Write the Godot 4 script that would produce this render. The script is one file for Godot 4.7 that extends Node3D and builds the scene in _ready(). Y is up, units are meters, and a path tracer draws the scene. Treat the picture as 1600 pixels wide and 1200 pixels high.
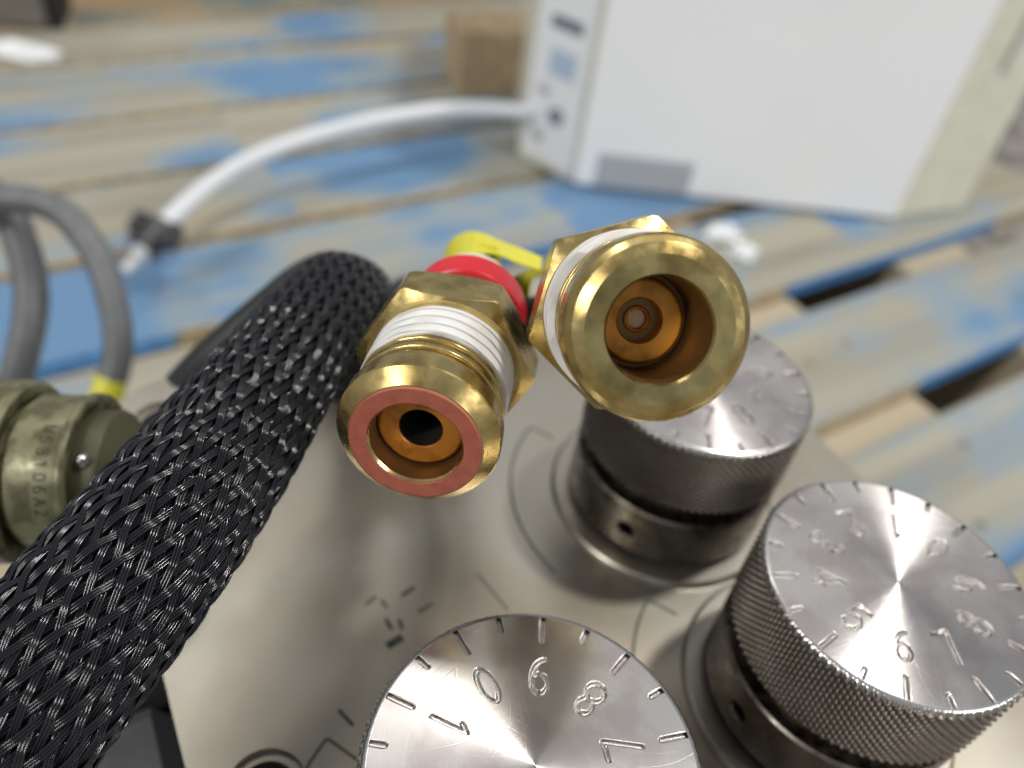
extends Node3D
# Close-up of two brass fittings over a control panel with three engraved dial knobs, on a blue-washed pallet.
# All shapes are written in millimetres and scaled to metres when a mesh is committed.
const MM := 0.001

class Geo:
	var v := PackedVector3Array()
	var n := PackedVector3Array()
	var uv := PackedVector2Array()
	var idx := PackedInt32Array()

	# rows i run along the profile, columns j run round; outward is (along i) x (along j)
	func grid(ni: int, nj: int, fn: Callable, closed := false, uvfn: Variant = null) -> void:
		var at := v.size()
		for i in ni:
			for j in nj:
				v.append(fn.call(i, j))
				uv.append(uvfn.call(i, j) if uvfn != null else Vector2(float(j) / (nj - 1), float(i) / (ni - 1)))
		n.resize(v.size())
		for k in range(at, v.size()):
			n[k] = Vector3.ZERO
		for i in ni - 1:
			for j in nj - 1:
				var a := at + i * nj + j
				tri(a, a + nj, a + nj + 1)
				tri(a, a + nj + 1, a + 1)
		if closed:
			for i in ni:
				var a := at + i * nj
				var b := a + nj - 1
				var s := n[a] + n[b]
				n[a] = s
				n[b] = s

	func tri(a: int, b: int, c: int) -> void:
		var f := (v[b] - v[a]).cross(v[c] - v[a])
		n[a] += f
		n[b] += f
		n[c] += f
		idx.append(a)
		idx.append(c)
		idx.append(b)

	# a flat face of its own corners; outward is (p1-p0) x (p2-p0)
	func face(p: Array) -> void:
		var at := v.size()
		for q in p:
			v.append(q)
			uv.append(Vector2(q.x, q.z) * 0.01)
			n.append(Vector3.ZERO)
		for k in range(1, p.size() - 1):
			tri(at, at + k, at + k + 1)

	func lathe(segments: Array, sides := 96) -> void:
		for seg in segments:
			var s: Array = seg
			grid(s.size(), sides + 1, func(i: int, j: int):
				var t := TAU * j / sides
				return Vector3(s[i].x * cos(t), s[i].y, -s[i].x * sin(t)), true)

	# a turned surface: straight profile pieces cut into fine rows with tool-mark jitter (mm)
	func turned(segments: Array, sides: int, jitter: float, seed_: int) -> void:
		var rng := RandomNumberGenerator.new()
		rng.seed = seed_
		for seg in segments:
			var out := []
			for k in seg.size() - 1:
				var a: Vector2 = seg[k]
				var b: Vector2 = seg[k + 1]
				var m := maxi(1, int(a.distance_to(b) / 0.03))
				var side := Vector2(b.y - a.y, a.x - b.x).normalized()
				for q in m:
					out.append(a.lerp(b, float(q) / m) + (side * rng.randf_range(-jitter, jitter) if q > 0 else Vector2.ZERO))
			out.append(seg[seg.size() - 1])
			lathe([out], sides)

	func tube(path: Array, radius: Variant, sides := 24, caps := true) -> void:
		var m := path.size()
		var us := []
		var ws := []
		var u := Vector3.ZERO
		for i in m:
			var t: Vector3 = (path[mini(i + 1, m - 1)] - path[maxi(i - 1, 0)]).normalized()
			if i == 0:
				u = t.cross(Vector3.UP if absf(t.y) < 0.9 else Vector3.RIGHT).normalized()
			u = (u - t * u.dot(t)).normalized()
			us.append(u)
			ws.append(u.cross(t))
		grid(m, sides + 1, func(i: int, j: int):
			var a := TAU * j / sides
			var r: float = radius if radius is float else radius[i]
			return path[i] + (us[i] * cos(a) + ws[i] * sin(a)) * r, true)
		if caps:
			for e in [0, m - 1]:
				var ring := []
				var r: float = radius if radius is float else radius[e]
				for j in sides:
					var a := TAU * j / sides * (-1.0 if e == 0 else 1.0)
					ring.append(path[e] + (us[e] * cos(a) + ws[e] * sin(a)) * r)
				face(ring)

	# a box with chamfered edges, c its centre, h its half size, b the chamfer
	func box(c: Vector3, h: Vector3, b: float, basis := Basis.IDENTITY) -> void:
		var p := func(x, y, z): return c + basis * Vector3(x, y, z)
		for ax in 3:
			var bx := (ax + 1) % 3
			var cx := (ax + 2) % 3
			for s in [-1.0, 1.0]:
				var q := []
				for k in [[-1, -1], [1, -1], [1, 1], [-1, 1]]:
					var w := Vector3.ZERO
					w[ax] = s * h[ax]
					w[bx] = k[0] * (h[bx] - b) * s
					w[cx] = k[1] * (h[cx] - b)
					q.append(c + basis * w)
				face(q)
		for ax in 3:   # the twelve chamfers run along ax
			var bx := (ax + 1) % 3
			var cx := (ax + 2) % 3
			for s in [-1.0, 1.0]:
				for t in [-1.0, 1.0]:
					var q := []
					for k in [[-1, 0], [1, 0], [1, 1], [-1, 1]]:
						var w := Vector3.ZERO
						w[ax] = k[0] * (h[ax] - b) * s * t
						w[bx] = s * (h[bx] if k[1] == 0 else h[bx] - b)
						w[cx] = t * (h[cx] if k[1] == 1 else h[cx] - b)
						q.append(c + basis * w)
					face(q)
		for x in [-1.0, 1.0]:
			for y in [-1.0, 1.0]:
				for z in [-1.0, 1.0]:
					var a := c + basis * Vector3(x * h.x, y * (h.y - b), z * (h.z - b))
					var d := c + basis * Vector3(x * (h.x - b), y * h.y, z * (h.z - b))
					var e := c + basis * Vector3(x * (h.x - b), y * (h.y - b), z * h.z)
					face([a, d, e] if x * y * z > 0 else [a, e, d])

	# a straight prism over a plan of (x, z), convex, running counter-clockwise seen from above
	func prism(plan: Array, y0: float, y1: float) -> void:
		var top := []
		var low := []
		for q in plan:
			top.append(Vector3(q.x, y1, q.y))
			low.push_front(Vector3(q.x, y0, q.y))
		face(top)
		face(low)
		for k in plan.size():
			var a: Vector2 = plan[k]
			var b: Vector2 = plan[(k + 1) % plan.size()]
			face([Vector3(a.x, y0, a.y), Vector3(b.x, y0, b.y), Vector3(b.x, y1, b.y), Vector3(a.x, y1, a.y)])

	# a band between two edge lines, thickness th
	func ribbon(e0: Array, e1: Array, th: float) -> void:
		var m := e0.size()
		var nn := []
		for i in m:
			var t: Vector3 = e0[mini(i + 1, m - 1)] - e0[maxi(i - 1, 0)]
			nn.append(t.cross(e1[i] - e0[i]).normalized() * th * 0.5)
		var ring := func(i, k): return [e0[i] + nn[i], e1[i] + nn[i], e1[i] - nn[i], e0[i] - nn[i], e0[i] + nn[i]][k]
		for k in 4:
			grid(m, 2, func(i: int, j: int): return ring.call(i, k + j))

	func mesh() -> ArrayMesh:
		var vs := PackedVector3Array()
		vs.resize(v.size())
		for k in v.size():
			vs[k] = v[k] * 0.001
			n[k] = n[k].normalized()
		var a := []
		a.resize(Mesh.ARRAY_MAX)
		a[Mesh.ARRAY_VERTEX] = vs
		a[Mesh.ARRAY_NORMAL] = n
		a[Mesh.ARRAY_TEX_UV] = uv
		a[Mesh.ARRAY_INDEX] = idx
		var m := ArrayMesh.new()
		m.add_surface_from_arrays(Mesh.PRIMITIVE_TRIANGLES, a)
		return m


var M := {}
var used := {}


func numbered(called: String) -> String:
	used[called] = used.get(called, -1) + 1
	return called if used[called] == 0 else "%s_%03d" % [called, used[called]]


func tag(o: Node, label: String, category: String, group := "", kind := "") -> void:
	if label: o.set_meta("label", label)
	if category: o.set_meta("category", category)
	if group: o.set_meta("group", group)
	if kind: o.set_meta("kind", kind)


func thing(called: String, label: String, category: String, at := Vector3.ZERO, basis := Basis.IDENTITY, group := "", kind := "") -> Node3D:
	var o := Node3D.new()
	o.name = numbered(called)
	o.transform = Transform3D(basis, at * MM)
	tag(o, label, category, group, kind)
	add_child(o)
	return o


func obj(called: String, what: Variant, m: Material, parent: Node) -> MeshInstance3D:
	var o := MeshInstance3D.new()
	o.name = called
	o.mesh = what.mesh() if what is Geo else what
	o.material_override = m
	parent.add_child(o, true)
	return o


# ---------------------------------------------------------------- materials
func lin(r: float, g: float, b: float, a := 1.0) -> Color:
	var c := Color(r, g, b).linear_to_srgb()
	c.a = a
	return c


func noise_tex(seed_: int, freq: float, lo: Color, hi: Color, size := 512, a := 0.0, b := 1.0, octaves := 5, normal := false) -> NoiseTexture2D:
	var f := FastNoiseLite.new()
	f.seed = seed_
	f.frequency = freq
	f.fractal_octaves = octaves
	f.noise_type = FastNoiseLite.TYPE_SIMPLEX_SMOOTH
	var t := NoiseTexture2D.new()
	t.width = size
	t.height = size
	t.seamless = true
	t.noise = f
	var g := Gradient.new()
	g.offsets = PackedFloat32Array([a, b])
	g.colors = PackedColorArray([lo, hi])
	t.color_ramp = g
	return t


func grey(x: float) -> Color:
	return Color(x, x, x)


func mat(albedo: Color, rough := 0.5, metal := 0.0) -> StandardMaterial3D:
	var m := StandardMaterial3D.new()
	m.albedo_color = albedo
	m.roughness = rough
	m.metallic = metal
	return m


# blotches of tone over tile_mm millimetres, in the object's own axes
func mottled(m: StandardMaterial3D, colour: Texture2D, rough: Texture2D, tile_mm: float) -> StandardMaterial3D:
	m.uv1_triplanar = true
	m.uv1_scale = Vector3.ONE * (1000.0 / tile_mm)
	m.uv1_triplanar_sharpness = 4.0
	if colour:
		m.albedo_texture = colour
	if rough:
		m.roughness = 1.0
		m.roughness_texture = rough
	return m


func bump(m: StandardMaterial3D, t: Texture2D, micron: float) -> StandardMaterial3D:
	m.heightmap_enabled = true
	m.heightmap_texture = t
	m.heightmap_scale = micron * 0.0001
	return m


# fine random scratches: light grey with thin dark and pale lines
func scratches(seed_: int, count: int, base: float, spread: float, size := 1024) -> ImageTexture:
	var rng := RandomNumberGenerator.new()
	rng.seed = seed_
	var im := Image.create(size, size, false, Image.FORMAT_L8)
	im.fill(grey(base))
	for k in count:
		var p := Vector2(rng.randf() * size, rng.randf() * size)
		var a := rng.randf() * TAU
		var bend := rng.randf_range(-0.006, 0.006)
		var steps := int(rng.randf_range(15, 170))
		var tone := clampf(base + rng.randf_range(-spread, spread), 0.0, 1.0)
		for s in steps:
			im.set_pixel(posmod(int(p.x), size), posmod(int(p.y), size), grey(tone))
			p += Vector2(cos(a), sin(a))
			a += bend
	return ImageTexture.create_from_image(im)


# weathered board: grey-tan grain with worn blue wash; one tile is 600 mm along the board (u) and 300 mm across (v)
func board_tex(seed_: int, blue: float) -> ImageTexture:
	var w := 768
	var h := 384
	var grain := FastNoiseLite.new()
	grain.seed = seed_
	grain.frequency = 0.014
	grain.fractal_octaves = 4
	var paint := FastNoiseLite.new()
	paint.seed = seed_ + 7
	paint.frequency = 0.0058
	paint.fractal_octaves = 4
	var im := Image.create(w, h, false, Image.FORMAT_RGB8)
	var bare := Color(0.60, 0.587, 0.535)
	var dark := Color(0.51, 0.492, 0.445)
	var yellow := Color(0.635, 0.575, 0.455)
	var wash := Color(0.475, 0.55, 0.62)
	var strong := Color(0.27, 0.455, 0.655)
	for y in h:
		for x in w:
			var g := grain.get_noise_2d(x * 0.06, y * 2.2)
			var g2 := grain.get_noise_2d(x * 0.22 + 400.0, y * 1.2 + 90.0)
			var p := paint.get_noise_2d(x * 0.5, y * 0.75) + 0.24 * g
			var c := bare.lerp(dark, clampf(0.36 + g * 0.95, 0.0, 1.0))
			c = c.lerp(yellow, clampf(g2 * 1.5 - 0.25, 0.0, 0.35))
			c = c.lerp(wash, smoothstep(-0.14, 0.26, p + blue) * 0.75)
			c = c.lerp(strong, smoothstep(0.18, 0.45, p + blue) * 0.6)
			im.set_pixel(x, y, c)
	return ImageTexture.create_from_image(im)


func materials() -> void:
	var blotch := noise_tex(3, 0.008, Color(0.84, 0.81, 0.76), Color(1, 1, 1), 512, 0.25, 0.62)
	var smear := noise_tex(11, 0.02, grey(0.17), grey(0.33), 512, 0.3, 0.75)
	M.brass = mottled(mat(lin(0.62, 0.48, 0.20), 0.2, 1.0), blotch, smear, 22.0)
	bump(M.brass, scratches(6, 500, 0.5, 0.45), 5.0)
	M.brass_dull = mottled(mat(lin(0.31, 0.262, 0.12), 0.4, 1.0), blotch, noise_tex(12, 0.02, grey(0.38), grey(0.5), 512, 0.3, 0.75), 22.0)
	bump(M.brass_dull, scratches(5, 3000, 0.5, 0.4), 3.0)
	M.copper = mottled(mat(lin(0.37, 0.104, 0.064), 0.5, 0.15), noise_tex(8, 0.012, Color(0.93, 0.91, 0.9), Color(1, 1, 1), 512, 0.2, 0.7), noise_tex(13, 0.03, grey(0.45), grey(0.56), 512, 0.3, 0.75), 10.0)
	M.orange = mottled(mat(lin(0.50, 0.19, 0.02), 0.45, 0.4), blotch, null, 12.0)
	M.amber = mottled(mat(lin(0.78, 0.36, 0.045), 0.4, 0.35), blotch, null, 12.0)
	M.hole_glow = mat(lin(0.85, 0.72, 0.48), 0.4, 0.1)  # pale cream paints the light on brass deep in the hole
	M.bore = mat(lin(0.22, 0.13, 0.05), 0.42, 0.8)
	M.dark_hole = mat(lin(0.012, 0.009, 0.006), 0.7)  # near-black paints the shade deep in the bore
	M.tape = mottled(mat(lin(0.80, 0.80, 0.80), 0.42), noise_tex(21, 0.006, Color(0.93, 0.925, 0.91), Color(1, 1, 1), 512, 0.25, 0.6, 3), null, 16.0)
	M.red = mat(lin(0.62, 0.012, 0.022), 0.32)
	M.hose = mat(lin(0.62, 0.60, 0.46), 0.35)
	M.yellow = mat(lin(0.66, 0.62, 0.045), 0.4)
	M.yellow.backlight_enabled = true
	M.yellow.backlight = Color(0.35, 0.33, 0.03)

	var dial := mottled(mat(lin(0.53, 0.512, 0.495), 0.3, 1.0), noise_tex(31, 0.012, Color(0.945, 0.925, 0.93), Color(1, 1, 1), 512, 0.28, 0.6), noise_tex(32, 0.006, grey(0.25), grey(0.275), 512, 0.2, 0.8), 40.0)
	bump(dial, scratches(77, 1000, 0.5, 0.5), 5.0)
	dial.anisotropy_enabled = true
	dial.anisotropy = -0.9
	M.dial = dial
	M.knurl = mottled(mat(lin(0.225, 0.202, 0.18), 0.44, 1.0), noise_tex(33, 0.008, Color(0.88, 0.86, 0.83), Color(1, 1, 1), 512, 0.3, 0.65), null, 20.0)
	M.collar = mottled(mat(lin(0.20, 0.182, 0.163), 0.32, 1.0), blotch, noise_tex(34, 0.02, grey(0.25), grey(0.42), 512, 0.3, 0.7), 20.0)
	M.plate = mottled(mat(lin(0.36, 0.34, 0.295), 0.4, 0.88), noise_tex(41, 0.004, Color(0.93, 0.90, 0.87), Color(1, 1, 1), 512, 0.22, 0.65), noise_tex(42, 0.006, grey(0.315), grey(0.365), 512, 0.2, 0.8), 90.0)
	bump(M.plate, scratches(99, 1500, 0.5, 0.35), 4.0)
	M.ink = mat(lin(0.06, 0.075, 0.055), 0.6)
	M.housing = mottled(mat(lin(0.16, 0.165, 0.165), 0.5), noise_tex(43, 0.01, Color(0.8, 0.8, 0.8), Color(1, 1, 1)), null, 60.0)

	M.filament = mat(lin(0.009, 0.0095, 0.013), 0.125)
	M.filament.metallic_specular = 0.5
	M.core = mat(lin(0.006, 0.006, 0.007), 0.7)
	M.black_rubber = mat(lin(0.016, 0.017, 0.019), 0.5)
	M.olive = mottled(mat(lin(0.19, 0.188, 0.108), 0.42, 0.3), noise_tex(51, 0.015, Color(0.74, 0.72, 0.68), Color(1, 1, 1), 512, 0.3, 0.6), noise_tex(52, 0.02, grey(0.32), grey(0.5), 512, 0.3, 0.7), 24.0)
	M.olive_dark = mat(lin(0.075, 0.072, 0.035), 0.5, 0.2)
	M.steel = mat(lin(0.55, 0.54, 0.52), 0.25, 1.0)
	M.letter = mat(lin(0.025, 0.018, 0.008), 0.6)
	M.grey_cable = mottled(mat(lin(0.135, 0.14, 0.15), 0.45), noise_tex(53, 0.02, Color(0.85, 0.85, 0.85), Color(1, 1, 1)), null, 40.0)
	M.white_tube = mat(lin(0.60, 0.62, 0.66), 0.4)
	M.clamp = mat(lin(0.03, 0.03, 0.034), 0.4)

	M.white = mottled(mat(lin(0.88, 0.89, 0.91), 0.45), noise_tex(61, 0.004, Color(0.985, 0.985, 0.985), Color(1, 1, 1), 512, 0.0, 1.0, 2), null, 300.0)
	M.cream = mottled(mat(lin(0.74, 0.73, 0.61), 0.45), noise_tex(62, 0.01, Color(0.93, 0.93, 0.92), Color(1, 1, 1)), null, 120.0)
	M.grille = mat(lin(0.42, 0.44, 0.47), 0.5)
	M.sticker = mat(lin(0.45, 0.56, 0.70), 0.5)
	M.print_dark = mat(lin(0.17, 0.19, 0.23), 0.5)
	M.knob_grey = mat(lin(0.50, 0.50, 0.50), 0.4)
	M.card = mottled(mat(lin(0.50, 0.38, 0.24), 0.75), noise_tex(63, 0.01, Color(0.82, 0.8, 0.78), Color(1, 1, 1)), null, 90.0)
	M.taupe = mottled(mat(lin(0.17, 0.155, 0.13), 0.5), noise_tex(64, 0.01, Color(0.88, 0.88, 0.88), Color(1, 1, 1)), null, 120.0)
	M.paper = mat(lin(0.72, 0.74, 0.76), 0.7)
	M.concrete = mottled(mat(lin(0.27, 0.255, 0.235), 0.85), noise_tex(65, 0.02, Color(0.7, 0.69, 0.67), Color(1, 1, 1), 512, 0.25, 0.7), null, 500.0)
	M.stringer = mat(lin(0.42, 0.36, 0.26), 0.8)
	M.blue_paint = mottled(mat(lin(0.09, 0.27, 0.56), 0.6), noise_tex(66, 0.02, Color(0.7, 0.75, 0.8), Color(1, 1, 1), 512, 0.25, 0.6), null, 60.0)
	M.tan_edge = mottled(mat(lin(0.50, 0.39, 0.23), 0.8), noise_tex(67, 0.02, Color(0.65, 0.65, 0.65), Color(1, 1, 1), 512, 0.25, 0.6), null, 60.0)
	M.rust = mat(lin(0.16, 0.13, 0.10), 0.7)
	M.boards = []
	for k in 3:
		var b := mat(Color.WHITE, 0.75)
		b.albedo_texture = board_tex(200 + 31 * k, [-0.10, 0.08, 0.26][k])
		M.boards.append(b)
	var old: StandardMaterial3D = M.boards[0].duplicate()   # the far, unpainted boards are browner
	old.albedo_color = Color(1.0, 0.86, 0.68)
	M.boards.append(old)


# ---------------------------------------------------------------- knobs
# single-stroke figures, one unit high, the origin in their middle
func figures() -> Array:
	var ell := func(cx, cy, rx, ry, a0, a1, m):
		var p := []
		for k in m + 1:
			var a := deg_to_rad(lerpf(a0, a1, float(k) / m))
			p.append(Vector2(cx + rx * cos(a), cy + ry * sin(a)))
		return p
	var V := func(list): return list.map(func(q): return Vector2(q[0], q[1]))
	return [
		[ell.call(0.0, 0.0, 0.22, 0.5, 0, 360, 20)],
		[V.call([[0.0, -0.5], [0.0, 0.5], [-0.17, 0.30]])],
		[ell.call(0.0, 0.25, 0.24, 0.25, 165, -20, 9) + V.call([[-0.25, -0.5], [0.26, -0.5]])],
		[ell.call(0.0, 0.24, 0.22, 0.26, 150, -90, 9), ell.call(0.0, -0.25, 0.25, 0.25, 90, -150, 9)],
		[V.call([[0.12, -0.5], [0.12, 0.5], [-0.27, -0.2], [0.27, -0.2]])],
		[V.call([[0.22, 0.5], [-0.18, 0.5], [-0.22, 0.05]]) + ell.call(0.0, -0.19, 0.25, 0.31, 135, -150, 10)],
		[ell.call(0.0, -0.22, 0.23, 0.28, 0, 360, 14), ell.call(0.17, -0.1, 0.40, 0.6, 100, 180, 7)],
		[V.call([[-0.25, 0.5], [0.25, 0.5], [-0.08, -0.5]])],
		[ell.call(0.0, 0.27, 0.20, 0.23, 0, 360, 14), ell.call(0.0, -0.23, 0.25, 0.27, 0, 360, 14)],
		[ell.call(0.0, 0.22, 0.23, 0.28, 0, 360, 14), ell.call(-0.17, 0.1, 0.40, 0.6, 280, 360, 7)],
	]


const KR := 13.0
const DIGIT_R := 7.0
const DIGIT_H := 2.9

func knurl_radius(t: float, y: float) -> float:
	var a := t * 90.0 / TAU
	var b := y / 0.9
	var p := absf(fposmod(a + b, 1.0) - 0.5) * 2.0
	var q := absf(fposmod(a - b, 1.0) - 0.5) * 2.0
	return KR - 0.34 * maxf(smoothstep(0.35, 1.0, p), smoothstep(0.35, 1.0, q))


func dial_mesh() -> ArrayMesh:
	var digits := figures()
	var nj := 1081
	var ni := 150
	var r1 := KR - 0.7
	# per digit sector: list of strokes
	var depth := func(d: float, half: float, deep: float) -> float:
		return -deep * (1.0 - smoothstep(half * 0.6, half, d))
	var g := Geo.new()
	var heights := PackedFloat32Array()
	heights.resize(ni * nj)
	for i in ni:
		var r := 0.12 + (r1 - 0.12) * i / (ni - 1.0)
		var turned := 0.002 * sin(i * 2.4) * sin(i * 0.37) + 0.002 * sin(i * i * 1.7)   # faint lathe marks
		for j in nj:
			var t := TAU * (j % (nj - 1)) / (nj - 1)
			var h := 0.0
			# ticks: long ones at each figure, short ones between
			if r > 9.9:
				var k := roundf(t / (TAU / 20.0))
				var off := absf(t - k * TAU / 20.0) * r
				var inner := 10.15 if int(k) % 2 == 0 else 11.15
				var d := off if r > inner else Vector2(off, inner - r).length()
				if d < 0.3:
					h = depth.call(d, 0.22, 0.34)
			elif absf(r - DIGIT_R) < DIGIT_H * 0.5 + 0.6:
				var k := int(roundf(t / (TAU / 10.0))) % 10
				var da := t - roundf(t / (TAU / 10.0)) * TAU / 10.0
				var gx := r * sin(da) / DIGIT_H
				var gy := (DIGIT_R - r * cos(da)) / DIGIT_H
				if absf(gx) < 0.5:
					var q := Vector2(gx, gy)
					var best := 9.0
					for stroke in digits[k]:
						var s: Array = stroke
						for e in s.size() - 1:
							var a: Vector2 = s[e]
							var b: Vector2 = s[e + 1]
							var ab := b - a
							var d := (q - a - ab * clampf((q - a).dot(ab) / ab.length_squared(), 0.0, 1.0)).length_squared()
							if d < best:
								best = d
					h = depth.call(sqrt(best) * DIGIT_H, 0.18, 0.3)
			heights[i * nj + j] = h + turned
	g.grid(ni, nj, func(i: int, j: int):
		var t := TAU * j / (nj - 1)
		var r := 0.12 + (r1 - 0.12) * i / (ni - 1.0)
		return Vector3(r * cos(t), heights[i * nj + j], -r * sin(t)), true,
		func(i: int, j: int): return Vector2(float(j) / (nj - 1), float(i) / (ni - 1)))
	g.grid(2, 49, func(i: int, j: int):
		var t := TAU * j / 48.0
		var r := 0.02 + 0.1 * i
		return Vector3(r * cos(t), 0.0, -r * sin(t)), true)
	return g.mesh()


func knob_meshes() -> Dictionary:
	var out := {}
	out.face = dial_mesh()
	var g := Geo.new()
	var nj := 901
	g.grid(5, nj, func(i: int, j: int):   # bright rounded rim, cut by the knurling
		var t := TAU * j / (nj - 1)
		var f := i / 4.0
		var a := f * PI * 0.36
		var r: float = KR - 0.7 + 0.7 * sin(a) / sin(PI * 0.36)
		return Vector3(minf(r, knurl_radius(t, 0.75)) * cos(t), -0.75 * (1.0 - cos(a)) / (1.0 - cos(PI * 0.36)), -minf(r, knurl_radius(t, 0.75)) * sin(t)), true,
		func(i: int, j: int): return Vector2(float(j) / (nj - 1), i * 0.25))
	out.rim = g.mesh()
	g = Geo.new()
	var rows := 104
	g.grid(rows, nj, func(i: int, j: int):
		var t := TAU * j / (nj - 1)
		var y := 0.75 + 8.85 * i / (rows - 1.0)
		var r := knurl_radius(t, y)
		return Vector3(r * cos(t), -y, -r * sin(t)), true)
	g.lathe([[Vector2(12.6, -9.6), Vector2(12.2, -10.0)], [Vector2(12.2, -10.0), Vector2(10.6, -10.1)]], 160)
	out.grip = g.mesh()
	g = Geo.new()
	g.lathe([[Vector2(10.6, -10.1), Vector2(10.6, -12.4)], [Vector2(10.6, -12.4), Vector2(12.45, -12.5)]], 160)
	var nk := 721
	g.grid(64, nk, func(i: int, j: int):   # skirt with one round set-screw hole
		var t := TAU * j / (nk - 1)
		var y := -12.5 - 7.4 * i / 63.0
		var r := 12.8 - 0.35 * (1.0 - smoothstep(0.0, 0.35, -12.5 - y)) - 0.5 * smoothstep(7.0, 7.4, -12.5 - y)
		var d := Vector2((fposmod(t + PI, TAU) - PI) * 12.4, y + 16.4).length()
		r -= 2.4 * (1.0 - smoothstep(0.85, 1.1, d))
		return Vector3(r * cos(t), y, -r * sin(t)), true)
	g.lathe([[Vector2(11.95, -19.9), Vector2(6.0, -19.9)], [Vector2(6.0, -19.9), Vector2(6.0, -21.4)]], 96)
	out.collar = g.mesh()
	return out


func knob(k: Dictionary, label: String, at: Vector3, turn: float, screw_turn: float) -> void:
	var o := thing("dial_knob", label, "knob", at, Basis(Vector3.UP, deg_to_rad(turn)), "engraved metal dial knobs on the panel")
	obj("dial_face", k.face, M.dial, o)
	obj("rim", k.rim, M.steel, o)
	obj("knurled_grip", k.grip, M.knurl, o)
	var c := obj("collar", k.collar, M.collar, o)
	c.rotation.y = deg_to_rad(screw_turn - turn)
	var s := Geo.new()   # the set screw at the bottom of its hole
	s.lathe([[Vector2(0.02, 0.0), Vector2(0.34, 0.0)], [Vector2(0.34, 0.0), Vector2(0.4, 0.25), Vector2(0.8, 0.25)], [Vector2(0.8, 0.25), Vector2(0.8, -0.4)]], 6)
	var m := obj("set_screw", s, M.clamp, c)
	m.transform = Transform3D(Basis(Vector3(0, 0, 1), -PI / 2), Vector3(10.15, -16.4, 0) * MM)


# ---------------------------------------------------------------- brass fittings
const FU := 0.04756   # fitting unit in millimetres: the body radius is 130 of them

func hex_geo(apothem: float, y0: float, y1: float, inner: float) -> Geo:
	# hexagon from y0 (front) down to y1, its corners cut by cones front and back; rounded a little along the edges
	var g := Geo.new()
	var ts := []
	for k in 6:
		for d in [0.0, 0.6, 1.3, 2.2, 6.0, 12.0, 18.0, 24.0, 30.0, 36.0, 42.0, 48.0, 54.0, 57.8, 58.7, 59.4]:
			ts.append(deg_to_rad(k * 60.0 + d))
	ts.append(TAU)
	var rh := func(t: float) -> float:
		var a := fposmod(t, PI / 3) - PI / 6
		return minf(apothem / cos(a), apothem * 1.138)
	var rc := apothem * 0.965
	var rows := func(i: int, t: float) -> Vector2:
		var r: float = rh.call(t)
		var dip := (r - rc) * 0.58
		match i:
			0: return Vector2(inner, y0)
			1: return Vector2(rc, y0)
			2: return Vector2(lerpf(rc, r, 0.97), y0 - dip * 0.97)
			3: return Vector2(r, y0 - dip - 0.08)
			4: return Vector2(r, y1 + dip + 0.08)
			5: return Vector2(lerpf(rc, r, 0.97), y1 + dip * 0.97)
			6: return Vector2(rc, y1)
		return Vector2(inner, y1)
	for span in [[0, 2], [1, 3], [2, 4], [3, 5], [4, 6], [5, 7], [6, 8]]:
		g.grid(2, ts.size(), func(i: int, j: int):
			var p: Vector2 = rows.call(span[0] + i, ts[j])
			return Vector3(p.x * cos(ts[j]), p.y, -p.x * sin(ts[j])), true)
	return g


func thread_r(s: float, t: float, root: float, crest: float, pitch: float, s0: float, s1: float) -> float:
	var f := fposmod((s - pitch * t / TAU) / pitch, 1.0)
	var tooth := 1.0 - absf(f - 0.5) * 2.0
	tooth = smoothstep(0.12, 0.62, tooth)
	var fade := smoothstep(s0, s0 + 8.0, s) * (1.0 - smoothstep(s1 - 8.0, s1, s))
	return lerpf(crest, lerpf(root, crest, tooth), fade)


func V2(r: float, s: float) -> Vector2:
	return Vector2(r * FU, -s * FU)


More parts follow.
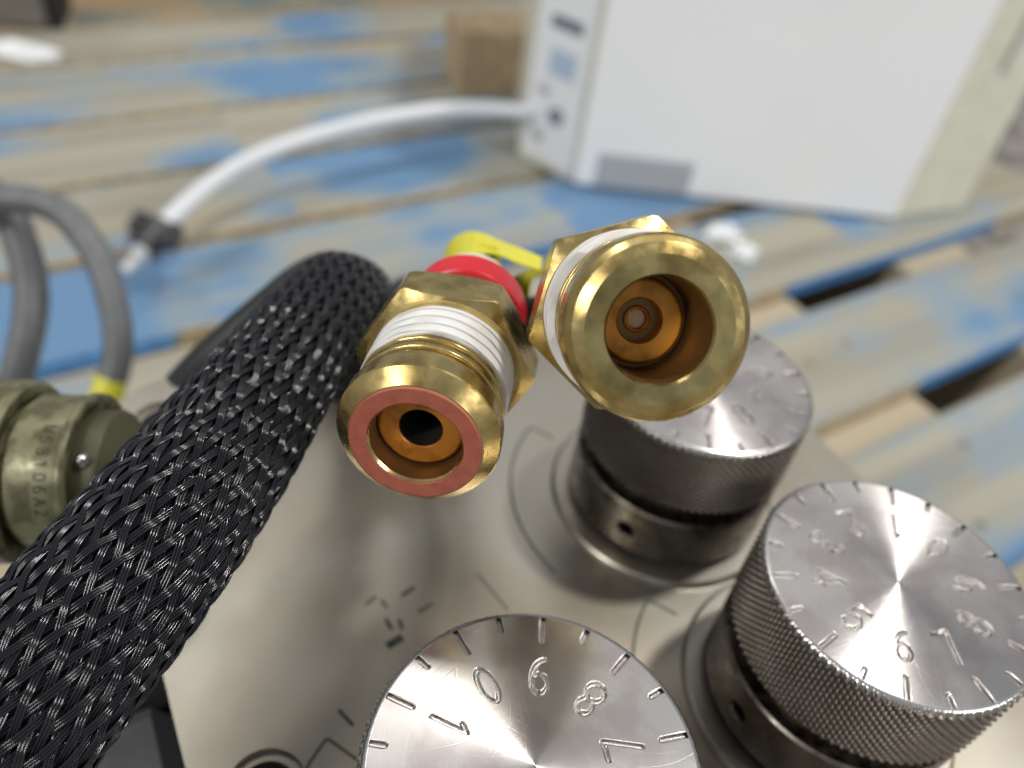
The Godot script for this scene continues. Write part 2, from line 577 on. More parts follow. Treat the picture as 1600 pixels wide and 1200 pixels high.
func fitting(label: String, at: Vector3, axis: Vector3, up: Vector3, roll: float, gasket: bool, tape_from: float, tape_thick: float) -> Node3D:
	axis = axis.normalized()
	up = (up - axis * up.dot(axis)).normalized()
	var o := thing("brass_fitting", label, "pipe fitting", at, Basis(axis.cross(up), -axis, -up), "threaded brass hose fittings")
	var body := Geo.new()
	var deep := 46.0 if gasket else 150.0
	var face_out := 104.0
	# bore wall, lip, then the outside
	body.lathe([[V2(74, 4), V2(77, 0)]], 96)
	var wall := Geo.new()
	wall.lathe([[V2(74, deep), V2(74, 4)]], 96)
	obj("bore_wall", wall, M.bore, o)
	if gasket:
		body.turned([[V2(107, 1), V2(109, 1.5)], [V2(109, 1.5), V2(131.5, 22)], [V2(131.5, 22), V2(133.5, 25)], [V2(133.5, 25), V2(133.5, 34)]], 144, 0.0005, 3)
	else:
		body.turned([[V2(104, 0), V2(105.5, 0.8)], [V2(105.5, 0.8), V2(120, 8.5), V2(128.5, 17)], [V2(128.5, 17), V2(132, 23)], [V2(132, 23), V2(133, 44)]], 144, 0.0005, 4)
	var s_from := 34.0 if gasket else 44.0
	body.turned([[V2(133.5 if gasket else 133, s_from), V2(133, 58)], [V2(133, 58), V2(127, 64)]], 144, 0.0005, 5)
	var ns := 118
	var pitch := 25.5
	body.grid(ns, 161, func(i: int, j: int):
		var t := TAU * j / 160.0
		var s := 64.0 + 154.0 * i / (ns - 1.0)
		var r := thread_r(s, t, 113.0, 127.0, pitch, 64.0, 218.0)
		return Vector3(r * FU * cos(t), -s * FU, -r * FU * sin(t)), true)
	obj("threaded_body", body, M.brass, o)
	var face := Geo.new()
	if gasket:
		face.lathe([[V2(76.5, 3), V2(77.5, -1.2), V2(79, -2)], [V2(79, -2), V2(104, -2)], [V2(104, -2), V2(106.5, -1), V2(107.5, 3)]], 128)
		obj("sealing_ring", face, M.copper, o)
	else:
		face.turned([[V2(77, 0), V2(104, 0)]], 144, 0.0006, 6)
		obj("end_face", face, M.brass_dull, o)
	var washer := Geo.new()
	if gasket:
		washer.lathe([[V2(36, 43), V2(38, 40)], [V2(38, 40), V2(66, 40)], [V2(66, 40), V2(71, 43), V2(74, 52)]], 96)
		obj("inner_washer", washer, M.orange, o)
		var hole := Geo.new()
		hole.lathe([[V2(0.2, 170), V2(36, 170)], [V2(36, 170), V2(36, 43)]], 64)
		obj("bore", hole, M.dark_hole, o)
	else:
		washer.lathe([[V2(34, 160), V2(34, 138), V2(36, 134)], [V2(36, 134), V2(60, 130), V2(66, 134), V2(68, 150)]], 96)
		washer.lathe([[V2(15, 200), V2(15, 157), V2(17, 154)], [V2(17, 154), V2(19, 154), V2(21, 157), V2(21, 160)]], 64)  # amber wall has the glow of lit brass in its colour
		obj("inner_washer", washer, M.amber, o)
		var floor_ := Geo.new()
		floor_.lathe([[V2(21, 160), V2(34, 160)], [V2(66, 150), V2(74, 150)]], 64)
		obj("inner_shoulder", floor_, M.bore, o)
		var hole_glow := Geo.new()
		hole_glow.lathe([[V2(0.2, 172), V2(9, 172), V2(15, 170)]], 48)  # disc coloured as the lit inside of the hole
		obj("lit_hole_end", hole_glow, M.hole_glow, o)
	var tape := Geo.new()
	var nt := 230
	tape.grid(nt, 241, func(i: int, j: int):
		var t := TAU * j / 240.0
		var edge := tape_from + 4.0 * sin(t * 2.0 + 0.6) + 3.0 * sin(t * 5.0 + 1.0) + 1.6 * sin(t * 11.0)   # torn front edge
		var s := edge + (221.0 - edge) * i / (nt - 1.0)
		var f := fposmod((s - pitch * t / TAU) / pitch, 1.0)
		var r := lerpf(111.5 + tape_thick * 2.0, 129.5 + tape_thick, smoothstep(0.06, 0.24, 1.0 - absf(f - 0.5) * 2.0)) - 2.0 * absf(f - 0.5)
		var wob := 0.45 * sin(t * 5.0 + s * 0.11) * sin(s * 0.09 + t * 2.0) + 0.2 * sin(t * 13.0 + s * 0.2)
		r += wob
		if i == 0 or i == nt - 1:
			r = 112.0
		return Vector3(r * FU * cos(t), -s * FU, -r * FU * sin(t)), true)
	obj("thread_tape", tape, M.tape, o)
	var hx := obj("hex_nut", hex_geo(145.0 * FU, -220.0 * FU, -316.0 * FU, 100.0 * FU), M.brass, o)
	hx.rotation.y = deg_to_rad(roll)
	return o


# ---------------------------------------------------------------- woven sleeve
func curve_points(ctrl: Array, step: float) -> Array:
	var c := Curve3D.new()
	c.bake_interval = step * 0.25
	for i in ctrl.size():
		var d: Vector3 = (ctrl[mini(i + 1, ctrl.size() - 1)] - ctrl[maxi(i - 1, 0)]) / 6.0
		c.add_point(ctrl[i], -d, d)
	var out := []
	var m := int(c.get_baked_length() / step) + 1
	for k in m + 1:
		out.append(c.sample_baked(c.get_baked_length() * k / m, true))
	return out


func sleeve() -> void:
	var ctrl := [Vector3(-64, 176, 14), Vector3(-50, 196, -3), Vector3(-37.6, 209.8, -16.5), Vector3(-33.6, 214.4, -20.8), Vector3(-28.1, 220.6, -27.9), Vector3(-25.1, 223.0, -33.1), Vector3(-21.3, 225.6, -40.4), Vector3(-18.0, 227.4, -49.1), Vector3(-15.6, 227.8, -58.6), Vector3(-13.7, 227.0, -68.5), Vector3(-12.6, 225.0, -76.5), Vector3(-12.4, 219.5, -82.0), Vector3(-12.3, 210, -84.6), Vector3(-12.2, 198.6, -85.0)]
	var path := curve_points(ctrl, 0.32)
	var m := path.size()
	var U := []
	var W := []
	var scl := []   # the sleeve draws in towards its far end
	for q in path:
		scl.append(lerpf(1.0, 0.66, smoothstep(-28.0, -80.0, q.z)))
	var u := Vector3(0.953, 0.0, 0.30)
	for i in m:
		var t: Vector3 = (path[mini(i + 1, m - 1)] - path[maxi(i - 1, 0)]).normalized()
		u = (u - t * u.dot(t)).normalized()
		U.append(u)
		W.append(u.cross(t))
	var o := thing("braided_sleeve", "black woven plastic cable sleeve arching from bottom left corner towards the brass fittings", "cable sleeve")
	var core := Geo.new()
	core.grid(m / 4, 33, func(i: int, j: int):
		var a := TAU * j / 32.0
		var k: int = i * 4
		return path[k] + (U[k] * cos(a) * 6.2 + W[k] * sin(a) * 3.3) * scl[k], true)
	obj("inner_cable", core, M.core, o)
	var N := 40
	var lay := 114.0
	var step := 0.32
	for dir in [1.0, -1.0]:
		for q in N:
			var g := Geo.new()
			var pts := []
			var side := []
			for i in m:
				var s := i * step
				var phi: float = TAU * q / N + dir * TAU * s / lay
				var cross: float = q + dir * 2.0 * N * s / lay
				var wave: float = sin(PI * 0.5 * (q + cross) + 0.4) * dir
				var lift := wave * 0.28
				var jig := 0.04 * sin(q * 12.9 + s * 0.31) * sin(q * 3.1 - s * 0.17)
				phi += 0.004 * sin(q * 7.7 + s * 0.23) + 0.006 * sin(s * 0.35 + phi * 2.0)   # uneven bunching
				var ca := cos(phi)
				var sa := sin(phi)
				pts.append(path[i] + U[i] * ca * (6.9 * scl[i] + lift + jig) + W[i] * sa * (4.0 * scl[i] + lift + jig))
				var tang: Vector3 = (-U[i] * sa * 6.25 + W[i] * ca * 4.0).normalized()
				side.append(tang)
			for f in [-1.0, 0.0, 1.0]:
				var line := []
				for i in m:
					line.append(pts[i] + side[i] * f * 0.225 * lerpf(1.0, scl[i], 0.7))
				strand_tube(g, line, 0.116)
			obj("strand", g, M.filament, o)


func strand_tube(g: Geo, line: Array, r: float) -> void:
	var m := line.size()
	var at := g.v.size()
	var u := Vector3(0.3, 0.9, 0.2)
	for i in m:
		var t: Vector3 = (line[mini(i + 1, m - 1)] - line[maxi(i - 1, 0)]).normalized()
		u = (u - t * u.dot(t)).normalized()
		var w := u.cross(t)
		for k in 5:
			var a := TAU * k / 5.0
			var d := u * cos(a) + w * sin(a)
			g.v.append(line[i] + d * r)
			g.n.append(d)
			g.uv.append(Vector2(k * 0.2, i))
	for i in m - 1:
		for k in 5:
			var a := at + i * 5 + k
			var b := at + i * 5 + (k + 1) % 5
			g.idx.append_array(PackedInt32Array([a, b + 5, a + 5, a, b, b + 5]))


# ---------------------------------------------------------------- scene
func cam() -> void:
	var c := Camera3D.new()
	c.name = "camera"
	var e := Environment.new()
	e.background_mode = Environment.BG_COLOR
	e.background_color = Color(0.62, 0.63, 0.65)
	e.background_energy_multiplier = 1.0
	e.tonemap_mode = Environment.TONE_MAPPER_LINEAR
	e.tonemap_exposure = 0.98
	e.sdfgi_enabled = true
	e.ssao_enabled = true
	e.ssil_enabled = true
	var we := WorldEnvironment.new()
	we.name = "warehouse_air"
	we.environment = e
	add_child(we)
	var at := CameraAttributesPhysical.new()
	at.frustum_focal_length = 25.23
	at.frustum_focus_distance = 0.0592
	at.frustum_near = 0.005
	at.frustum_far = 50.0
	at.exposure_aperture = 19.0
	c.attributes = at
	c.near = 0.005
	c.far = 50.0
	c.transform = Transform3D(Basis(Vector3(0.9929, 0.1189, 0.0), Vector3(-0.0881, 0.7359, -0.6714), Vector3(-0.0798, 0.6666, 0.7411)).orthonormalized(), Vector3(0, 0.28, 0))
	add_child(c)
	c.current = true
	# unseen lights overhead: warehouse lamps, the last two added for brightness
	lamp(Vector3(0.95, 2.55, -0.60), Vector2(0.17, 0.17), 3.6)
	lamp(Vector3(-1.3, 2.9, -1.4), Vector2(0.2, 1.0), 1.6)
	lamp(Vector3(2.6, 2.1, 1.5), Vector2(1.0, 0.3), 6.0)  # follows the knob rim highlight, strengthened to brighten the white box
	lamp(Vector3(-2.2, 2.3, 1.6), Vector2(1.0, 0.3), 5.6)  # added light, brightens the white box's front and bezel
	lamp(Vector3(0.4, 2.9, -2.0), Vector2(2.6, 1.6), 0.9)  # added wide panel, acts as a bright ceiling in the metal reflections


func lamp(at: Vector3, size: Vector2, energy: float) -> void:
	var l := AreaLight3D.new()
	l.name = "unseen_light"
	l.area_size = size
	l.light_energy = energy
	l.light_color = Color(1.0, 0.985, 0.955)
	l.shadow_enabled = true
	l.set("area_range", 8.0)
	add_child(l, true)
	l.look_at_from_position(at, Vector3(0, 0.2, -0.1), Vector3(0, 0, 1))


func pallet() -> void:
	var floor_ := Geo.new()
	floor_.box(Vector3(0, -150, -600), Vector3(4000, 10, 4000), 1.0)
	var f := MeshInstance3D.new()
	f.name = "floor"
	f.mesh = floor_.mesh()
	f.material_override = M.concrete
	f.set_meta("kind", "structure")
	f.set_meta("label", "grey concrete floor under the pallet")
	add_child(f)
	# x along the boards, -z across them away from the camera
	var turn := 31.46
	var o := thing("pallet", "weathered wooden pallet with worn blue paint under everything", "pallet", Vector3.ZERO, Basis(Vector3.UP, deg_to_rad(turn)))
	var rng := RandomNumberGenerator.new()
	rng.seed = 5
	# front and back edge of each board, its paint (0 bare .. 2 blue), its front edge's paint
	var rows := [[-160, -64, 1, 0], [-52, 32, 0, 0], [50, 131, 1, 1], [154, 231, 1, 1], [256, 339, 1, 1], [356, 431, 2, 1], [441, 517, 2, 0], [526, 605, 1, 0], [613, 708, 2, 0], [717, 790, 0, 0], [797, 880, 3, 0], [886, 980, 3, 0], [988, 1070, 3, 0]]
	for r in rows:
		var g := Geo.new()
		var h := Vector3(560, 6, (r[1] - r[0]) * 0.5)
		g.box(Vector3(185, -6, -(r[0] + r[1]) * 0.5), h, 2.5)
		var shift := Vector2(rng.randf(), rng.randf())
		for k in g.v.size():
			g.uv[k] = Vector2(g.v[k].x / 600.0, (g.v[k].z + g.v[k].y) / 300.0) + shift
		var b := obj("board", g, M.boards[r[2]], o)
		var spans := [[-374, 743, 0]]
		match int(r[0]):
			256: spans = [[-374, 404, 0], [408, 641, 1], [645, 743, 0]]
			154: spans = [[-374, 411, 0], [415, 743, 1]]
			356: spans = [[-374, 48, 1], [52, 138, 0], [142, 322, 1], [326, 743, 0]]
			50: spans = [[-374, 743, 1]]
		for sp in spans:
			var e := Geo.new()
			e.box(Vector3((sp[0] + sp[1]) * 0.5, -6.1, -r[0] + 0.4), Vector3((sp[1] - sp[0]) * 0.5, 4.7, 0.5), 0.2)
			obj("painted_edge", e, M.blue_paint if sp[2] == 1 else M.tan_edge, b)
		for x in [352.0, 388.0, -60.0, -100.0, 552.0]:
			var nail := Geo.new()
			nail.lathe([[Vector2(0.1, 0.5), Vector2(2.4, 0.4), Vector2(2.9, 0.02)]], 14)
			var nl := obj("nail_head", nail, M.rust, b)
			nl.position = Vector3(x + rng.randf_range(-8, 8), 0, -(r[0] + r[1]) * 0.5 + rng.randf_range(-22, 22)) * MM
	for x in [[-420, -330], [-150, 60], [68, 230], [238, 414], [526, 600]]:
		var g := Geo.new()
		g.box(Vector3((x[0] + x[1]) * 0.5, -62.2, -410), Vector3((x[1] - x[0]) * 0.5, 50.0, 575), 2.0)
		obj("stringer", g, M.stringer, o)
	for z in [-100, -410, -760]:
		var g := Geo.new()
		g.box(Vector3(160, -126, z), Vector3(580, 13, 45), 2.0)
		obj("bottom_board", g, M.stringer, o)


func appliance() -> void:
	var o := thing("white_appliance", "white plastic appliance box with cream side standing on the pallet", "appliance")
	var g := Geo.new()
	g.prism([Vector2(38, -566), Vector2(76, -536), Vector2(322, -534), Vector2(388, -561), Vector2(388, -760), Vector2(38, -760)], 2.0, 260.0)
	obj("housing", g, M.cream, o)
	g = Geo.new()
	g.box(Vector3(200, 131, -532.6), Vector3(122, 129, 1.8), 1.2)
	obj("front_panel", g, M.white, o)
	var cb := Basis(Vector3(37, 0, 31).normalized(), Vector3.UP, Vector3(-31, 0, 37).normalized())
	g = Geo.new()
	g.box(Vector3(57.4, 133, -551.6), Vector3(23, 127, 1.4), 1.0, cb)
	var bezel := obj("side_bezel", g, M.white, o)
	var mid := Vector3(57.4, 0, -551.6)
	var on := func(a: float, y: float) -> Vector3: return mid + cb * Vector3(a, y, 1.6)
	for b in [["label_strip", 2.0, 105.0, 13.0, 4.0, M.print_dark], ["sticker", 3.0, 79.0, 11.0, 9.0, M.sticker]]:
		g = Geo.new()
		g.box(on.call(b[1], b[2]), Vector3(b[3], b[4], 0.3), 0.1, cb)
		obj(b[0], g, b[5], bezel)
	for b in [[-9.0, 60.0, M.knob_grey, 4.0], [4.5, 44.0, M.print_dark, 5.5], [-9.0, 27.0, M.knob_grey, 4.5]]:
		g = Geo.new()
		g.lathe([[Vector2(0.1, 4.0), Vector2(b[3] - 0.8, 4.0), Vector2(b[3], 3.2), Vector2(b[3], 0.0)]], 24)
		var k := obj("button", g, b[2], bezel)
		k.transform = Transform3D(cb * Basis(Vector3.RIGHT, PI / 2), on.call(b[0], b[1]) * MM)
	g = Geo.new()
	g.box(Vector3(127, 15.5, -530.6), Vector3(34.5, 13, 0.6), 0.3)
	var gr := obj("vent_grille", g, M.grille, o)
	for k in 6:
		g = Geo.new()
		g.box(Vector3(127, 6.0 + k * 3.8, -529.8), Vector3(32, 1.0, 0.5), 0.2)
		obj("slat", g, M.grille, gr)
	g = Geo.new()
	g.box(Vector3(354, 150, -545.0), Vector3(1.6, 40, 0.6), 0.2, Basis(Vector3.UP, 0.39))
	obj("grey_mark", g, M.grille, o)

	var t := thing("white_tube", "white plastic tube curving from the appliance down to a dark clamp", "tube")
	g = Geo.new()
	g.tube(curve_points([Vector3(60, 36, -566), Vector3(40, 38.6, -561), Vector3(-8, 42.5, -544), Vector3(-57.5, 40.2, -519.5), Vector3(-101, 39, -482.5), Vector3(-132, 37.5, -444), Vector3(-150.3, 34.5, -403), Vector3(-161, 29, -374), Vector3(-168, 22, -362)], 4.0), 5.2, 24)
	obj("hose", g, M.white_tube, t)
	g = Geo.new()
	var cd := Vector3(-9, -6, 22).normalized()
	var cm := Vector3(-162.5, 28.0, -371)
	g.tube([cm - cd * 9, cm - cd * 8.6, cm + cd * 8.6, cm + cd * 9], PackedFloat32Array([8.4, 9.0, 9.0, 8.4]), 28)
	g.box(cm + Vector3(9, 3, 2), Vector3(6, 4.5, 8), 1.0)
	g.box(cm + Vector3(-6, 9, 0), Vector3(3.5, 3, 7), 1.0)
	obj("clamp", g, M.clamp, t)
	g = Geo.new()
	g.tube([Vector3(-167, 23, -363.5), Vector3(-170, 20, -358), Vector3(-173, 17.5, -353)], 3.0, 20)
	obj("spigot", g, M.knob_grey, t)


func background_things() -> void:
	var g := Geo.new()
	var o := thing("cardboard_box", "low brown cardboard box left of the white appliance", "box", Vector3(17, 0, -705), Basis(Vector3.UP, deg_to_rad(18)))
	g.box(Vector3(0, 25, 0), Vector3(39, 25, 26), 0.6)
	obj("carton", g, M.card, o)
	for s in [-1.0, 1.0]:
		g = Geo.new()
		g.box(Vector3(s * 19.6, 50.8, 0), Vector3(19.0, 0.5, 25.4), 0.2, Basis(Vector3(0, 0, 1), s * 0.03))
		obj("flap", g, M.card, o)
	o = thing("equipment_case", "taupe equipment case with a black edge at far left of the pallet", "case", Vector3(-432, 0, -716), Basis(Vector3.UP, deg_to_rad(16)))
	g = Geo.new()
	g.box(Vector3(-22, 90, 0), Vector3(90, 90, 30), 2.0)
	obj("shell", g, M.taupe, o)
	g = Geo.new()
	g.box(Vector3(73, 90.5, 0.5), Vector3(5.5, 91, 31.5), 1.5)
	obj("edge_trim", g, M.core, o)
	# a crumpled sheet and two scraps
	var rng := RandomNumberGenerator.new()
	rng.seed = 9
	var nz := FastNoiseLite.new()
	nz.frequency = 0.03
	for s in [["paper_sheet", "crumpled white paper lying before the taupe case", "paper", Vector3(-360, 1, -648), Vector3(33, 7, 13)], ["paper_scrap", "larger white paper scrap on the pallet behind the right brass fitting", "paper scrap", Vector3(180, 1, -480), Vector3(12, 8, 8)], ["paper_scrap", "smaller white paper scrap nearer the right brass fitting", "paper scrap", Vector3(190, 1, -462), Vector3(9, 6, 7)]]:
		g = Geo.new()
		var sd := rng.randf() * 500.0
		g.grid(15, 33, func(i: int, j: int):
			var a := TAU * j / 32.0
			var b := PI * (0.01 + 0.5 * i / 14.0)
			var d := Vector3(sin(b) * cos(a), cos(b), -sin(b) * sin(a))
			var k := 1.0 + 0.55 * nz.get_noise_3d(d.x * 40 + sd, d.y * 40, d.z * 40)
			return d * s[4] * k, true)
		var p := obj(numbered(s[0]), g, M.paper, self)
		p.position = s[3] * MM
		tag(p, s[1], s[2], "white paper scraps on the boards" if s[0] == "paper_scrap" else "")


func cables() -> void:
	var o := thing("grey_cable", "grey cable looping high at left edge, yellow taped where it drops", "cable")
	var g := Geo.new()
	g.tube(curve_points([Vector3(-150, 150, -160), Vector3(-130, 164, -167), Vector3(-114, 169.6, -169.1), Vector3(-104, 171.6, -170), Vector3(-94, 170.5, -168.3), Vector3(-84.8, 164, -161.5), Vector3(-79, 154.5, -152), Vector3(-77.6, 146.7, -145), Vector3(-79.5, 139.8, -139), Vector3(-84, 128, -130), Vector3(-94, 105, -118)], 2.0), 3.4, 28)
	obj("jacket", g, M.grey_cable, o)
	g = Geo.new()
	g.tube(curve_points([Vector3(-78.5, 142.8, -141.8), Vector3(-79.7, 139.2, -138.6), Vector3(-80.6, 136.8, -136.7)], 1.0), 3.65, 28)
	obj("yellow_tape", g, M.yellow, o)
	g = Geo.new()
	g.tube(curve_points([Vector3(-80.7, 136.6, -136.5), Vector3(-82.3, 132.6, -133.4), Vector3(-84.6, 126.5, -129)], 1.0), 3.85, 28)
	obj("white_sleeve", g, M.white_tube, o)
	o = thing("grey_cable", "second grey cable hanging down at left edge behind the olive connector", "cable")
	g = Geo.new()
	g.tube(curve_points([Vector3(-125, 166, -186), Vector3(-116, 165.5, -180), Vector3(-110.5, 162, -175.4), Vector3(-105.5, 153.5, -167.4), Vector3(-104, 145.4, -160), Vector3(-106, 134, -150), Vector3(-112, 118, -140), Vector3(-120, 100, -132)], 2.0), 4.0, 28)
	obj("jacket", g, M.grey_cable, o)
	o = thing("black_cable", "plain black cable passing under and behind the woven sleeve", "cable")
	g = Geo.new()
	g.tube(curve_points([Vector3(-62, 150, -86), Vector3(-54, 172, -84), Vector3(-47, 184.7, -83.9), Vector3(-40, 193.3, -85.6), Vector3(-33.2, 201.6, -86.9), Vector3(-25.1, 209.0, -90.3), Vector3(-20.8, 212.0, -93.3), Vector3(-17.4, 211.3, -97.2), Vector3(-15, 206, -100.4), Vector3(-13, 190, -106), Vector3(-12, 160, -110)], 1.5), 2.9, 32)
	obj("jacket", g, M.black_rubber, o)


func connector() -> void:
	var a := Vector3(0.9976, 0.0633, -0.0169).normalized()
	var w := Vector3(-0.053, 0.941, 0.334)   # from the axis towards the viewer
	w = (w - a * w.dot(a)).normalized()
	var o := thing("cable_connector", "olive drab cylindrical connector shell stamped MS3106A2 at left edge", "connector", Vector3(-35.8, 210.3, -57.6), Basis(w, a, w.cross(a)))
	var g := Geo.new()
	g.lathe([[Vector2(6.4, -0.5), Vector2(7.5, -0.5), Vector2(7.6, -0.1), Vector2(7.8, 0.0)], [Vector2(7.8, 0.0), Vector2(8.25, 0.0), Vector2(8.5, -0.25), Vector2(8.5, -0.8), Vector2(8.25, -1.0)], [Vector2(8.25, -1.0), Vector2(8.25, -5.6), Vector2(8.0, -6.0)], [Vector2(8.0, -6.0), Vector2(7.4, -6.1), Vector2(7.4, -7.6)]], 128)
	obj("shell", g, M.olive, o)
	g = Geo.new()
	g.grid(40, 289, func(i: int, j: int):   # coupling ring, fluted towards its far end
		var t := TAU * j / 288.0
		var y := -6.6 - 10.0 * i / 39.0
		var r := 9.7 - 0.5 * (1.0 - smoothstep(0.0, 0.7, -6.6 - y))
		r -= 0.35 * smoothstep(0.2, 0.8, 0.5 + 0.5 * cos(t * 24.0)) * smoothstep(3.4, 4.2, -6.6 - y)
		return Vector3(r * cos(t), y, -r * sin(t)), true)
	g.lathe([[Vector2(7.6, -7.4), Vector2(7.9, -6.7), Vector2(9.2, -6.6)], [Vector2(9.3, -16.6), Vector2(6.0, -16.6)], [Vector2(6.0, -16.6), Vector2(5.6, -24.0)]], 128)
	obj("coupling_ring", g, M.olive, o)
	g = Geo.new()
	g.lathe([[Vector2(0.1, 4.4), Vector2(4.2, 4.4)], [Vector2(4.2, 4.4), Vector2(4.6, 4.1), Vector2(6.6, 2.2)], [Vector2(6.6, 2.2), Vector2(6.75, 1.9), Vector2(6.75, -0.6)]], 96)
	obj("barrel", g, M.olive_dark, o)
	g = Geo.new()
	g.lathe([[Vector2(0.02, 0.95), Vector2(0.3, 0.9), Vector2(0.62, 0.66), Vector2(0.82, 0.3), Vector2(0.85, -0.4)]], 32)
	var pin := obj("rivet", g, M.steel, o)
	var pa := deg_to_rad(12.0)
	pin.transform = Transform3D(Basis(Vector3(0, 1, 0).cross(Vector3(cos(pa), 0, -sin(pa))), Vector3(cos(pa), 0, -sin(pa)), Vector3(0, 1, 0)).orthonormalized(), Vector3(6.65 * cos(pa), 1.0, -6.65 * sin(pa)) * MM)
	var font := SystemFont.new()
	font.font_names = PackedStringArray(["Droid Sans Mono"])
	var text := "MS3106A2"
	for k in text.length():
		var tm := TextMesh.new()
		tm.text = text[k]
		tm.font = font
		tm.font_size = 32
		tm.pixel_size = 0.0001
		tm.depth = 0.0001
		var ang := deg_to_rad(-9.0 + k * 8.6)    # round the shell, from its upper side down
		var nrm := Vector3(cos(ang), 0, -sin(ang))
		var l := obj("letter", tm, M.letter, o)
		l.transform = Transform3D(Basis(Vector3(-sin(ang), 0, -cos(ang)), Vector3(0, 1, 0), nrm).orthonormalized().scaled(Vector3.ONE * 0.5), (nrm * 8.26 + Vector3(0, -2.3, 0)) * MM)


func panel() -> void:
	var turn := Basis(Vector3.UP, deg_to_rad(28.4))
	var o := thing("control_panel", "brushed metal control panel plate carrying the three engraved knobs", "control panel", Vector3(8.9, 0, -25.2), turn)
	# x to the right along the plate, -z away
	var top := 198.5
	var plate := CSGCombiner3D.new()
	plate.name = "panel_plate"
	var poly := PackedVector2Array()
	var rect := Rect2(-23.3, -76.0, 93.3, 121.0)
	for c in [[rect.end.x, rect.end.y, 0], [rect.position.x, rect.end.y, 90], [rect.position.x, rect.position.y, 180], [rect.end.x, rect.position.y, 270]]:
		var rad := 9.0 if c[2] == 180 else 5.0
		var cx: float = c[0] + (rad if c[0] < 0 else -rad)
		var cy: float = c[1] + (rad if c[1] < 0 else -rad)
		for k in 9:
			var a := deg_to_rad(c[2] + k * 11.25)
			poly.append(Vector2(cx + rad * cos(a), cy + rad * sin(a)) * MM)
	var slab := CSGPolygon3D.new()
	slab.polygon = poly
	slab.depth = 2.4 * MM
	slab.transform = Transform3D(Basis(Vector3.RIGHT, PI / 2), Vector3(0, top - 2.4, 0) * MM)
	plate.add_child(slab)
	for h in [[-17.2, -15.6, 2.9], [-16.5, -68.0, 2.6], [63.5, -69.5, 2.6]]:
		for cut in [[h[2], 8.0, 0.0], [h[2] + 0.9, 1.4, 0.7]]:
			var cyl := CSGCylinder3D.new()
			cyl.operation = CSGShape3D.OPERATION_SUBTRACTION
			cyl.radius = cut[0] * MM
			cyl.height = cut[1] * MM
			cyl.sides = 48
			cyl.position = Vector3(h[0], top + (0.0 if cut[2] == 0.0 else 0.0), h[1]) * MM
			plate.add_child(cyl)
	plate.material_override = M.plate
	o.add_child(plate)
	var g := Geo.new()
	g.box(Vector3(24, 98, -16), Vector3(44.5, 98, 58), 2.0)
	obj("housing", g, M.housing, o)
	g = Geo.new()
	g.box(Vector3(-32, 165, -22), Vector3(8.4, 20, 15), 2.5)
	obj("side_ledge", g, M.housing, o)
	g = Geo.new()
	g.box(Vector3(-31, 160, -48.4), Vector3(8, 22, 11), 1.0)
	obj("shade_block", g, M.core, o)  # black box in place of the deep shade beside the panel
	for h in [[-16.5, -68.0], [63.5, -69.5], [-17.2, -15.6]]:   # screws sunk in the holes
		g = Geo.new()
		g.lathe([[Vector2(0.05, 0.4), Vector2(1.6, 0.25), Vector2(2.1, -0.35)], [Vector2(2.1, -0.35), Vector2(2.1, -3.0)]], 40)
		var s := obj("screw", g, M.plate, o)
		s.position = Vector3(h[0], top - 0.9, h[1]) * MM
	# engraved arcs with their end bars beside each knob, and the washers the knobs turn on
	for k in KNOBS:
		var c: Vector3 = turn.inverse() * (Vector3(k.x, top, k.z) - Vector3(8.9, 0, -25.2))
		g = Geo.new()
		g.lathe([[Vector2(9.0, 0.7), Vector2(14.6, 0.7)], [Vector2(14.6, 0.7), Vector2(15.0, 0.5), Vector2(15.1, 0.0)]], 128)
		var wsh := obj("washer", g, M.plate, o)
		wsh.position = c * MM
		g = Geo.new()
		var a0 := deg_to_rad(149.0 - 28.4)
		var line := func(i: int, j: int, r: float): return Vector3(r * cos(a0 + i), 0, -r * sin(a0 + i))
		g.grid(2, 41, func(i: int, j: int):
			var t := a0 + deg_to_rad(74.0) * j / 40.0
			var r := 20.4 + 0.32 * i
			return Vector3(r * cos(t), 0.03, -r * sin(t)))
		for e in [0.0]:
			var t := a0 + deg_to_rad(e)
			var d := Vector3(cos(t), 0, -sin(t))
			var q := Vector3(sin(t), 0, cos(t)) * 0.15
			var lift := Vector3(0, 0.034, 0)
			g.face([d * 16.8 - q + lift, d * 16.8 + q + lift, d * 20.5 + q + lift, d * 20.5 - q + lift])
		var arc := obj("engraved_arc", g, M.ink, o)
		arc.position = c * MM
	# stamped strokes left of the front knob's far side, too worn to read
	for s in [[-0.9, -30.6, 1.6, 0.45, 20], [0.3, -29.6, 1.2, 0.4, 100], [3.4, -30.0, 1.9, 0.5, 15], [4.4, -27.2, 1.9, 0.45, 12], [-0.2, -27.0, 1.5, 0.5, 95], [1.0, -26.4, 1.3, 0.45, 85], [-0.4, -24.7, 2.0, 0.9, 10], [-8.1, -18.9, 2.3, 0.4, -70], [12.4, -26.0, 6.0, 0.25, -80]]:
		g = Geo.new()
		g.box(Vector3.ZERO, Vector3(s[2] * 0.5, 0.03, s[3] * 0.5), 0.01)
		var p := obj("stamped_mark", g, M.ink, o)
		p.transform = Transform3D(Basis(Vector3.UP, deg_to_rad(s[4])), Vector3(s[0], top + 0.012, s[1]) * MM)


const KNOBS := [Vector3(8.9, 220, -25.2), Vector3(43.8, 220, -43.8), Vector3(30.1, 220, -71.2)]


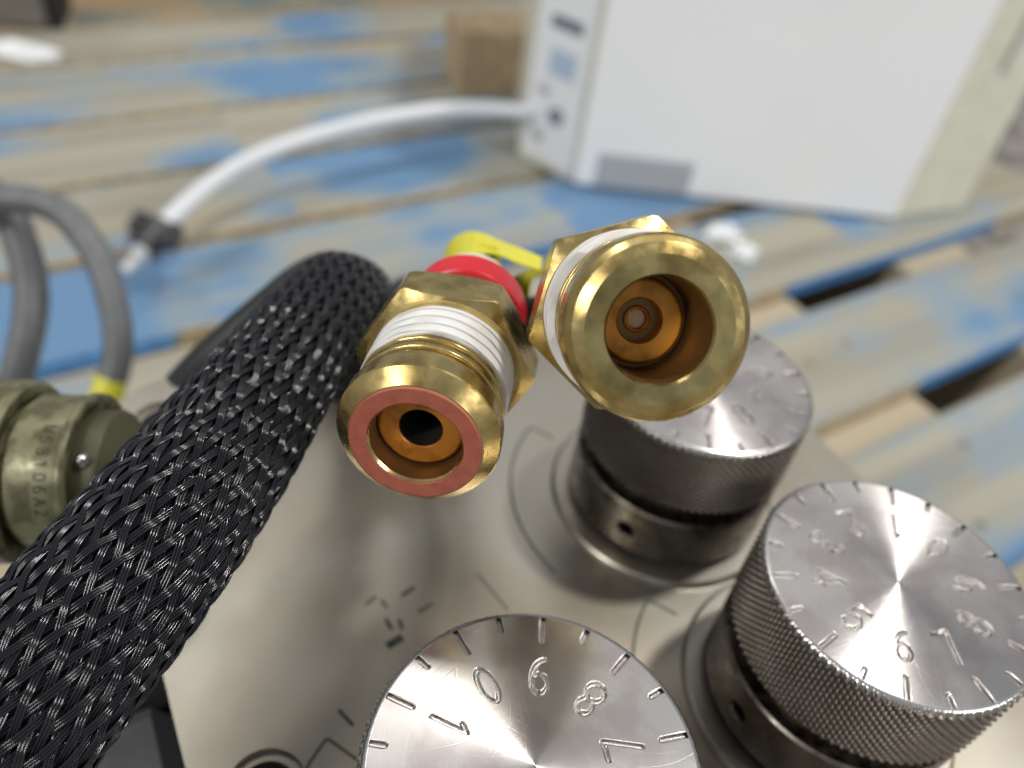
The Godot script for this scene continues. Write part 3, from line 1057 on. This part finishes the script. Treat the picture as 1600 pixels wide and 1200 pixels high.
func _ready() -> void:
	cam()
	materials()
	pallet()
	panel()
	appliance()
	background_things()
	cables()
	connector()
	var k := knob_meshes()
	knob(k, "nearest engraved dial knob, cut off by the bottom edge, figures 7 to 1 showing", KNOBS[0], 121.5, 200.0)
	knob(k, "engraved dial knob at lower right with bright streak across its face", KNOBS[1], 37.2, 205.0)
	knob(k, "farthest dial knob, half hidden behind the right brass fitting", KNOBS[2], 9.5, 236.0)

	var left := fitting("left brass fitting with copper-red sealing ring, white taped thread and red collar", Vector3(-1.99, 235.85, -41.47), Vector3(0.1440, -0.1400, -0.9795), Vector3(-0.1986, 0.9655, -0.1672), -11.0, true, 126.0, 0.0)
	var g := Geo.new()
	g.lathe([[V2(80, 390), V2(111, 390)], [V2(111, 390), V2(116, 392), V2(118, 396), V2(118, 456), V2(116, 460), V2(111, 462)], [V2(111, 462), V2(60, 463)]], 96)
	var collar := obj("red_collar", g, M.red, left)
	collar.position = Vector3(0.35, 0, 0) * MM
	g = Geo.new()
	g.lathe([[V2(96, 316), V2(96, 428)], [V2(84, 470), V2(84, 545), V2(78, 551)], [V2(78, 551), V2(40, 551)]], 64)
	obj("hose_tail", g, M.hose, left)
	var right := fitting("right brass fitting with plain flat end face, held nearer and higher", Vector3(13.34, 248.99, -40.84), Vector3(0.0076, -0.5284, -0.849), Vector3(-0.091, 0.8451, -0.5268), 15.0, false, 168.0, 9.0)
	g = Geo.new()
	g.lathe([[V2(100, 317), V2(62, 320)], [V2(84, 317), V2(84, 400), V2(70, 404)]], 64)
	obj("hose_tail", g, M.hose, right)

	for h in [[left, [Vector3(1.8, 232.2, -67.1), Vector3(2.4, 228.6, -73), Vector3(2, 222, -80), Vector3(-1, 212, -86), Vector3(-5, 205, -90), Vector3(-7, 202.4, -97), Vector3(-8, 199.5, -109), Vector3(-9, 180, -117), Vector3(-9, 120, -119), Vector3(-8, 30, -122), Vector3(-4, 5, -140)], 3.0],
			[right, [Vector3(13.5, 238.8, -57.2), Vector3(13.2, 234.6, -63), Vector3(11, 229.2, -68), Vector3(7, 224, -73), Vector3(3, 215, -80), Vector3(0, 206, -87), Vector3(-0.5, 202.2, -97), Vector3(-1, 199.5, -109), Vector3(-1, 180, -118), Vector3(-1, 120, -121), Vector3(0, 30, -124), Vector3(6, 5, -142)], 2.3]]:
		g = Geo.new()   # the hose that carries the fitting, over the panel's far edge and down
		var to_own: Transform3D = h[0].transform.affine_inverse()
		g.tube(curve_points(h[1].map(func(q): return to_own * (q * MM) / MM), 1.5), h[2], 24)
		obj("hose", g, M.black_rubber, h[0])

	# the yellow band tied round the fittings' tails
	var band := thing("yellow_band", "thin yellow plastic band tied behind the two brass fittings", "tie band")
	g = Geo.new()
	var up := curve_points([Vector3(-1.9, 225.0, -79.5), Vector3(-1.2, 228.6, -80.6), Vector3(0.7, 229.9, -81.2), Vector3(2.3, 230.5, -80.4), Vector3(4.4, 230.7, -78.8), Vector3(6.5, 231.4, -76.6), Vector3(9.0, 231.9, -74.4)], 0.5)
	var lo := curve_points([Vector3(-1.6, 226.6, -74.0), Vector3(-0.3, 230.9, -73.2), Vector3(1.4, 232.3, -73.0), Vector3(3.0, 232.6, -73.1), Vector3(4.4, 232.6, -72.9), Vector3(6.1, 232.6, -71.9), Vector3(8.6, 232.9, -70.4)], 0.5)
	var m := mini(up.size(), lo.size())
	var re := func(p): return range(24).map(func(i): return p[int(i * (p.size() - 1) / 23.0)])
	g.ribbon(re.call(up), re.call(lo), 0.16)
	obj("loop", g, M.yellow, band)
	g = Geo.new()
	g.ribbon([Vector3(2.0, 231.8, -76.0), Vector3(2.9, 231.2, -75.2), Vector3(3.8, 228.5, -74.2)], [Vector3(4.1, 232.8, -74.0), Vector3(4.6, 231.6, -73.0), Vector3(4.8, 229.6, -71.8)], 0.16)
	obj("tucked_end", g, M.yellow, band)
	g = Geo.new()
	g.ribbon([Vector3(9.2, 230.2, -75.6), Vector3(6.4, 227.6, -76.4), Vector3(6.6, 226.2, -75.4), Vector3(7.4, 224.0, -74.0)], [Vector3(9.6, 231.0, -72.6), Vector3(8.3, 229.4, -74.0), Vector3(8.2, 228.0, -73.6), Vector3(8.2, 225.6, -72.4)], 0.16)
	obj("tail_end", g, M.yellow, band)
	sleeve()
